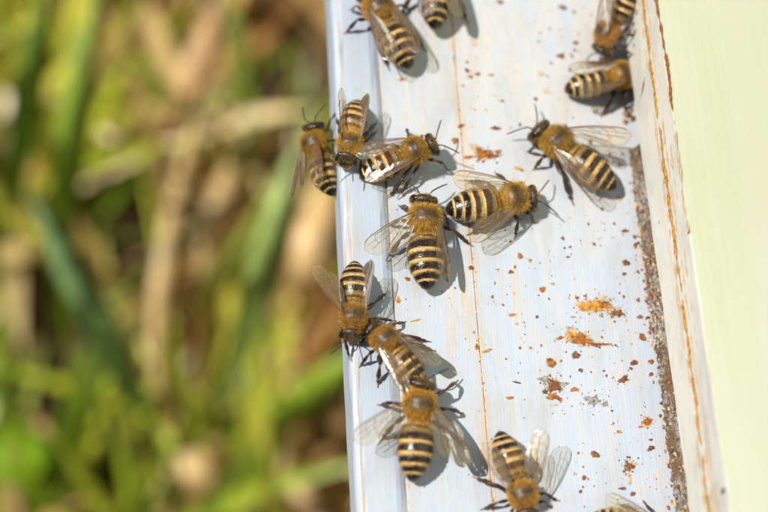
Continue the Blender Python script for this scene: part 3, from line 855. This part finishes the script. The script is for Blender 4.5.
    base = (Vb[pi, pj] * ((1 - fu) * (1 - fv))[:, None] + Vb[i2, pj] * (fu * (1 - fv))[:, None] + Vb[pi, j2] * ((1 - fu) * fv)[:, None] + Vb[i2, j2] * (fu * fv)[:, None])
    n_ = nrm[pi, pj]; rg = reg[pi, pj]; sgp = sgi_[pi, pj]
    back = du[pi, pj]; back /= np.linalg.norm(back, axis=1, keepdims=True) + 1e-9
    lean = np.where(rg == 2, 1.7, np.where(rg == 1, .35, .1))[:, None]
    d = n_ + back * lean + r2.normal(0, .38, (NH, 3)); d /= np.linalg.norm(d, axis=1, keepdims=True)
    ln = np.where(rg == 1, np.where(dor[pi, pj] > .8, .45, .74), np.where(rg == 0, .40, np.where(sgp == 0, .6, .30))) * r2.uniform(.55, 1.2, NH)
    sd_ = np.cross(d, r2.normal(0, 1, (NH, 3))); sd_ /= np.linalg.norm(sd_, axis=1, keepdims=True) + 1e-9
    wd = np.where(rg == 1, .015, .013)[:, None]
    mid = base + d * (ln * .55)[:, None]
    droop = back * .25 + np.array((0, 0, -.15))
    tip = mid + (d + droop) / np.linalg.norm(d + droop, axis=1, keepdims=True) * (ln * .45)[:, None]
    HV = np.stack([base - sd_ * wd, base + sd_ * wd, mid + sd_ * wd * .7, mid - sd_ * wd * .7, tip], 1).reshape(-1, 3) * S
    o5 = (np.arange(NH) * 5)
    quads = np.stack([o5, o5 + 1, o5 + 2, o5 + 3], 1).tolist(); tris = np.stack([o5 + 3, o5 + 2, o5 + 4], 1).tolist()
    hc = np.where((rg == 2)[:, None], np.array((.80, .58, .25)), np.array((.95, .58, .10)))
    hc = np.where(((rg == 2) & (sgp == 0))[:, None], np.array((.86, .56, .14)), hc)
    hc = hc * (r2.uniform(.10, 1.0, (NH, 1)) ** .8 * np.where((rg == 1)[:, None], (1.1 - .65 * bald.reshape(nr, NS)[pi, pj])[:, None], 1.05) * np.array((1, r2.uniform(.9, 1.08), r2.uniform(.7, 1.5)))) * r2.uniform(.82, 1.12)
    fur = mesh_obj('fur', HV, quads + tris, M_FUR, root, col=np.repeat(hc, 5, 0))
    # ---- compound eyes
    for sy in (1, -1):
        EV, EF = [], []
        for a in range(9):
            la = -math.pi / 2 + math.pi * a / 8
            for b in range(14):
                lo = b / 14 * 2 * math.pi
                v = Vector((.62 * math.cos(la) * math.cos(lo), .50 * math.cos(la) * math.sin(lo), 1.16 * math.sin(la)))
                v = Matrix.Rotation(-.35, 3, 'Y') @ (Matrix.Rotation(sy * .22, 3, 'X') @ v)
                v = Vector((5.22, sy * 1.42, 2.62)) + v
                EV.append(tuple((piv + Hm @ (v - piv)) * S))
        for a in range(8):
            for b in range(14):
                EF.append((a * 14 + b, a * 14 + (b + 1) % 14, (a + 1) * 14 + (b + 1) % 14, (a + 1) * 14 + b))
        mesh_obj('eye', EV, EF, M_EYE, root)
    # ---- antennae: scape and bent flagellum
    def tube(path, rad, nsid=6):
        TV, TF = [], []
        ref = Vector((.31, .52, .79))
        for k, p in enumerate(path):
            tg = (path[min(k + 1, len(path) - 1)] - path[max(k - 1, 0)]).normalized()
            u = tg.cross(ref).normalized(); w = tg.cross(u)
            r_ = rad[k] if hasattr(rad, '__len__') else rad
            TV += [p + (u * math.cos(q / nsid * 6.2832) + w * math.sin(q / nsid * 6.2832)) * r_ for q in range(nsid)]
            if k:
                a = (k - 1) * nsid
                TF += [(a + q, a + (q + 1) % nsid, a + nsid + (q + 1) % nsid, a + nsid + q) for q in range(nsid)]
        TF += [tuple(range(nsid))[::-1], tuple(range(len(TV) - nsid, len(TV)))]
        return TV, TF
    aa = B.get('ant', (rnd.uniform(.35, .9), rnd.uniform(.35, .9)))
    for sy, sp in ((1, aa[0]), (-1, aa[1])):
        b0 = Vector((5.85, sy * .35, 2.45)); el = b0 + Vector((.65, sy * .75, .75))
        d2 = Vector((math.cos(sp), sy * math.sin(sp), rnd.uniform(-.35, -.05))).normalized()
        path = [b0, b0.lerp(el, .5), el]
        for q in range(1, 7): path.append(el + d2 * (.46 * q) + Vector((0, 0, -.018 * q * q)))
        path = [piv + Hm @ (p - piv) for p in path]
        TV, TF = tube(path, [.11, .085, .10] + [.095] * 5 + [.06])
        mesh_obj('antenna', [tuple(v * S) for v in TV], TF, M_ANT, root)
    # ---- wings
    FORE = dict(L=9.2, lead=[(0, .12), (.15, .35), (.5, .62), (.8, .55), (.93, .25), (1, -.45)], trail=[(0, -.12), (.15, -.42), (.4, -1.35), (.65, -2.15), (.85, -2.2), (.95, -1.6), (1, -.75)])
    HIND = dict(L=6.4, lead=[(0, .1), (.2, .28), (.6, .42), (.9, .15), (1, -.4)], trail=[(0, -.1), (.2, -.7), (.5, -1.35), (.8, -1.45), (.95, -1.0), (1, -.55)])
    def wing(name, W, base, dirv, nrmv, sy, droop=0.0):
        dirv = dirv.normalized(); ld = nrmv.cross(dirv).normalized() * sy
        # leading edge lies outward (away from the body), membrane inward
        if ld.dot(Vector((1, sy * .6, 0))) < 0: ld = -ld
        nv = dirv.cross(ld).normalized()
        if nv.dot(nrmv) < 0: nv = -nv
        nu, nv_ = 18, 9
        us = np.linspace(0, 1, nu + 1)
        le = pchip([a for a, _ in W['lead']], [b for _, b in W['lead']], us); tr = pchip([a for a, _ in W['trail']], [b for _, b in W['trail']], us)
        camb = rnd.uniform(.12, .3)
        def at(u, v):
            l_ = np.interp(u, us, le); t_ = np.interp(u, us, tr)
            y = l_ + (t_ - l_) * v
            z = camb * math.sin(math.pi * min(1, v * .9)) * math.sin(math.pi * min(u * 1.1, 1)) + .06 * math.sin(v * 17 + u * 5) * u - (.5 * camb + droop * W['L'] / 9.2) * u * u
            return (base + dirv * (u * W['L']) + ld * y + nv * z) * S
        WV = [tuple(at(u, v / nv_)) for u in us for v in range(nv_ + 1)]
        WF = [(i * (nv_ + 1) + j, i * (nv_ + 1) + j + 1, (i + 1) * (nv_ + 1) + j + 1, (i + 1) * (nv_ + 1) + j) for i in range(nu) for j in range(nv_)]
        wo = mesh_obj(name, WV, WF, M_WING, root)
        TVs, TFs = [], []
        if name == 'forewing':
            veins = [([(0, .05), (.2, .02), (.5, .02), (.78, .02), (.92, .04)], .085), ([(0, .3), (.2, .16), (.5, .12), (.74, .10)], .065), ([(.02, .6), (.25, .48), (.5, .5), (.72, .52), (.9, .6)], .045), ([(.02, .9), (.2, .8), (.42, .82), (.62, .93)], .045),
                     ([(.35, .15), (.45, .34), (.55, .50)], .038), ([(.55, .12), (.62, .3), (.66, .51)], .038), ([(.5, .33), (.66, .30), (.8, .32), (.93, .3)], .035), ([(.72, .10), (.78, .3), (.76, .53)], .035), ([(.42, .5), (.45, .7), (.44, .82)], .035), ([(.62, .52), (.66, .72), (.62, .92)], .035),
                     ([(.92, .02), (.985, .25), (1, .6), (.97, .97), (.85, .995), (.6, .995), (.3, .99)], .022)]
        else:
            veins = [([(0, .05), (.3, .03), (.7, .03), (.95, .05)], .055), ([(0, .5), (.3, .4), (.6, .42), (.85, .5)], .035), ([(.3, .4), (.5, .7), (.6, .95)], .03), ([(.45, .03), (.5, .25), (.5, .41)], .03), ([(.95, .03), (1, .5), (.93, .97), (.6, .99), (.2, .99)], .018)]
        for ctrl, rad in veins:
            k = np.arange(len(ctrl)); tt = np.linspace(0, len(ctrl) - 1, 4 * len(ctrl))
            uu = np.interp(tt, k, [c[0] for c in ctrl]); vv = np.interp(tt, k, [c[1] for c in ctrl])
            TV, TF = tube([at(a, b) for a, b in zip(uu, vv)], rad * .8 * S, 4)
            o_ = len(TVs); TVs += TV; TFs += [tuple(q + o_ for q in f) for f in TF]
        mesh_obj('veins', [tuple(v) for v in TVs], TFs, M_VEIN, wo)
    for sy, key in ((1, 'wl'), (-1, 'wr')):
        spec = B.get(key, dict(sw=16, el=8, roll=10))
        sw, el, ro = R(spec['sw']), R(spec['el']), R(spec['roll'])
        base = Vector((2.55, sy * 1.58, 4.2))
        dirv = Vector((-math.cos(sw) * math.cos(el), sy * math.sin(sw) * math.cos(el), math.sin(el)))
        nrmv = Matrix.Rotation(-sy * ro, 3, dirv) @ (Vector((0, 0, 1)) - dirv * dirv.z).normalized()
        wing('forewing', FORE, base, dirv, nrmv, sy, spec.get('droop', 0))
        sw2 = sw * spec.get('h', .8) - R(2)
        dir2 = Vector((-math.cos(sw2) * math.cos(el - .06), sy * math.sin(sw2) * math.cos(el - .06), math.sin(el - .06)))
        nr2 = Matrix.Rotation(-sy * ro, 3, dir2) @ (Vector((0, 0, 1)) - dir2 * dir2.z).normalized()
        wing('hindwing', HIND, Vector((1.6, sy * 1.52, 4.05)), dir2, nr2, sy, spec.get('droop', 0))
    return root

def frame(fwd, up, origin):
    f = Vector(fwd).normalized(); u = Vector(up); u = (u - f * u.dot(f)).normalized(); l = u.cross(f)
    m = Matrix((f, l, u)).transposed().to_4x4()
    m.translation = origin
    return m

def flat_bee(hpx, tpx, s=None, z=0.0, pitch=0.0, roll=0.0, **kw):
    """a bee walking on the board: front of head and tip of tail as pixels"""
    h = on_z(*hpx, 0.0024 + z); t = on_z(*tpx, 0.0022 + z)
    L = (h - t).length
    sc = s or min(1.12, max(.82, L / (13.72 * MM)))
    f = (h - t); f.z = 0; f.normalize()
    mid = (h + t) / 2
    org = mid + f * (.76 * sc * MM); org.z = z
    M = frame(f, (0, 0, 1), org)
    M = M @ Matrix.Rotation(-R(pitch), 4, 'Y') @ Matrix.Rotation(R(roll), 4, 'X')
    B = dict(M=M, s=sc, ground=True, **kw)
    inv = M.inverted()
    ft = {}
    for (k, sd_), (px, py) in kw.get('feetpx', {}).items():
        q = inv @ on_z(px, py, 0.0)
        ft[(k, sd_)] = (q.x / (sc * MM), q.y / (sc * MM), q.z / (sc * MM) + .09)
    B['feet'] = ft
    return B
W = lambda sw, el=8, roll=10, h=.8, droop=0: dict(sw=sw, el=el, roll=roll, h=h, droop=droop)
BEES = []
# origin is under the waist: the body runs from +6.1 (head) to -7.6 (tail)
BEES.append(flat_bee((365, -10), (411, 71), seed=1, band=.48, tone=.1, wl=W(15, 6, -5), wr=W(0, 4, 10), feetpx={('h', 1): (394, 80), ('h', -1): (428, 52)},
    label='bee with glossy dark banded abdomen beside the one whose tail alone shows'))
BEES.append(flat_bee((431, -55), (438, 38), seed=2, band=.40, wl=W(8, 2, -20), wr=W(10, 2, -20), feetpx={('h', -1): (474, 30)},
    label='bee showing only its banded tail next to the front strip step'))
BEES.append(flat_bee((652, 71), (552, 92), s=1.0, seed=4, band=.5, tone=.2, wl=W(8, 3, -18), wr=W(9, 5, 8), feetpx={('h', -1): (601, 117)}, abd=(0, R(4)),
    label='bee crawling head first into the entrance slot under the cream lip'))
BEES.append(flat_bee((533, 127), (611, 191), seed=5, band=.52, wr=W(38, 10, 5), wl=W(16, 2, -55), feetpx={('f', 1): (527, 152), ('m', 1): (533, 170), ('h', 1): (575, 208), ('h', -1): (621, 165)},
    label='large bee alone by the hive wall, one wing spread towards the entrance'))
BEES.append(flat_bee((538, 196), (446, 213), seed=6, band=.55, tone=.3, wl=W(19, 8, 12), wr=W(28, -3, 10), feetpx={('h', -1): (467, 235)}, ant=(.9, .5),
    label='bee with wide pale bands walking towards the hive wall, antennae spread'))
BEES.append(flat_bee((423, 195), (425, 291), seed=7, band=.42, wl=W(52, 6, 10), wr=W(10, -2, -35), feetpx={('m', -1): (472, 246), ('f', -1): (450, 228), ('h', -1): (453, 295)},
    label='bee with one wing held straight out across the front strip step'))
BEES.append(flat_bee((442, 145), (362, 170), seed=8, band=.5, tone=.5, pitch=19, z=.0007, abd=(0, R(3)), wl=W(14, 6, 0), wr=W(3, 4, 0, droop=1.0), feetpx={('h', -1): (386, 199), ('m', -1): (392, 205), ('f', -1): (449, 170)},
    label='bee with shining wings folded over its back and orange brown waist'))
BEES.append(flat_bee((346, 166), (358, 92), s=.86, seed=9, band=.6, tone=.6, abd=(R(-6), R(14)), wl=W(0, 12, 62), wr=W(12, 14, 55), feetpx={('h', 1): (388, 109), ('m', 1): (378, 130), ('f', -1): (341, 166), ('m', -1): (338, 142), ('h', -1): (337, 118)}, z=.0003,
    label='golden bee with one upright narrow wing on the board edge behind folded wings'))
BEES.append(flat_bee((351, 343), (358, 257), s=.89, seed=10, band=.5, abd=(R(4), R(6)), wr=W(46, 14, 12), wl=W(2, 14, 58), feetpx={('h', 1): (399, 281), ('m', 1): (395, 321), ('f', -1): (350, 360), ('m', -1): (345, 326), ('h', -1): (343, 292)}, head=(0, R(-8)), z=.0003,
    label='bee facing out over the board edge with one veined wing spread beyond it'))
BEES.append(flat_bee((368, 322), (426, 390), s=.92, seed=11, band=.5, tone=.35, abd=(0, R(7)), wl=W(14, 2, -10), wr=W(20, 0, -10), feetpx={('h', -1): (455, 353), ('f', -1): (405, 322), ('m', -1): (432, 342)},
    label='bee nose to nose with another, its tail under the head of a third'))
BEES.append(flat_bee((420, 377), (413, 479), seed=12, band=.46, wl=W(52, 5, 8), wr=W(40, 0, -5), feetpx={('f', -1): (457, 381), ('m', -1): (462, 413), ('h', -1): (467, 450)}, z=.0007, pitch=7,
    label='bee with both wings held out, its head on the tail of another'))
BEES.append(flat_bee((530, 517), (499, 436), s=.93, seed=13, band=.55, tone=.8, wl=W(28, 24, 20), wr=W(18, 6, 0), feetpx={('m', -1): (481, 510), ('h', -1): (473, 477), ('f', 1): (551, 508), ('m', 1): (558, 501)},
    label='furry golden bee with one raised wing casting its shadow on bare board'))
BEES.append(flat_bee((675, 538), (590, 519), s=.9, seed=14, band=.55, tone=.6, wl=W(14, 8, 5), wr=W(12, 5, 5),
    label='bee near the splashed boards of which mostly a folded wing shows'))
# bee clinging to the side of the board: it hangs from the edge, back to the open air
hp_, tp_ = on_z(309, 117, -0.0035), on_z(330, 205, -0.0045)
f_ = (hp_ - tp_).normalized()
up_ = Vector((-.78, 0, .62))
l_ = up_.cross(f_)
o_ = (hp_ + tp_) / 2 + f_ * .0007 - (up_ - f_ * up_.dot(f_)).normalized() * .0025
BJ = dict(M=frame(f_, up_, o_), s=.93, seed=15, band=.5, tone=.25, abd=(R(8), R(2)), head=(R(-14), 0), wl=W(26, 10, -25), wr=W(4, 14, -45), label='bee clinging to the outer side of the board over the grass', feet={})
inv = BJ['M'].inverted()
for k, w_ in {('f', -1): (XL + mm(.6), hp_.y + .001, mm(-.15)), ('m', -1): (XL, o_.y + .001, mm(-1.6)), ('h', -1): (XL, o_.y - .0035, mm(-1.2)), ('f', 1): (XL, hp_.y - .001, mm(-5)), ('m', 1): (XL, o_.y + .0015, mm(-7)), ('h', 1): (XL, o_.y - .003, mm(-7))}.items():
    q = inv @ Vector(w_); BJ['feet'][k] = tuple(c / (.93 * MM) for c in q)
BEES.append(BJ)
# bee climbing down the cream lip beside the entrance
hc_, tc_ = on_z(600, 48, 0.0042), on_z(636, -12, 0.0105)
f_ = (hc_ - tc_).normalized(); up_ = Vector((-.86, 0, .5))
o_ = (hc_ + tc_) / 2 + f_ * .0007 - (up_ - f_ * up_.dot(f_)).normalized() * .0025
BC = dict(M=frame(f_, up_, o_), s=.93, seed=16, band=.45, abd=(R(-5), R(-10)), head=(0, R(-15)), wl=W(-8, 26, 0), wr=W(10, 16, 0), label='bee clambering down from the cream lip with its legs against it', feet={})
inv = BC['M'].inverted()
for k, (px, py) in {('h', 1): (638, 10), ('m', 1): (636, 30), ('f', 1): (633, 54), ('h', -1): (632, -6), ('m', -1): (628, 22)}.items():
    w_ = on_x(px, py, XW - mm(.05)); q = inv @ w_; BC['feet'][k] = tuple(c / (.93 * MM) for c in q)
q = inv @ on_z(602, 50, 0.0001); BC['feet'][('f', -1)] = tuple(c / (.93 * MM) for c in q)
BEES.append(BC)
for B in BEES:
    build_bee(B)
print('bees', len(BEES), [round(b['s'], 2) for b in BEES])
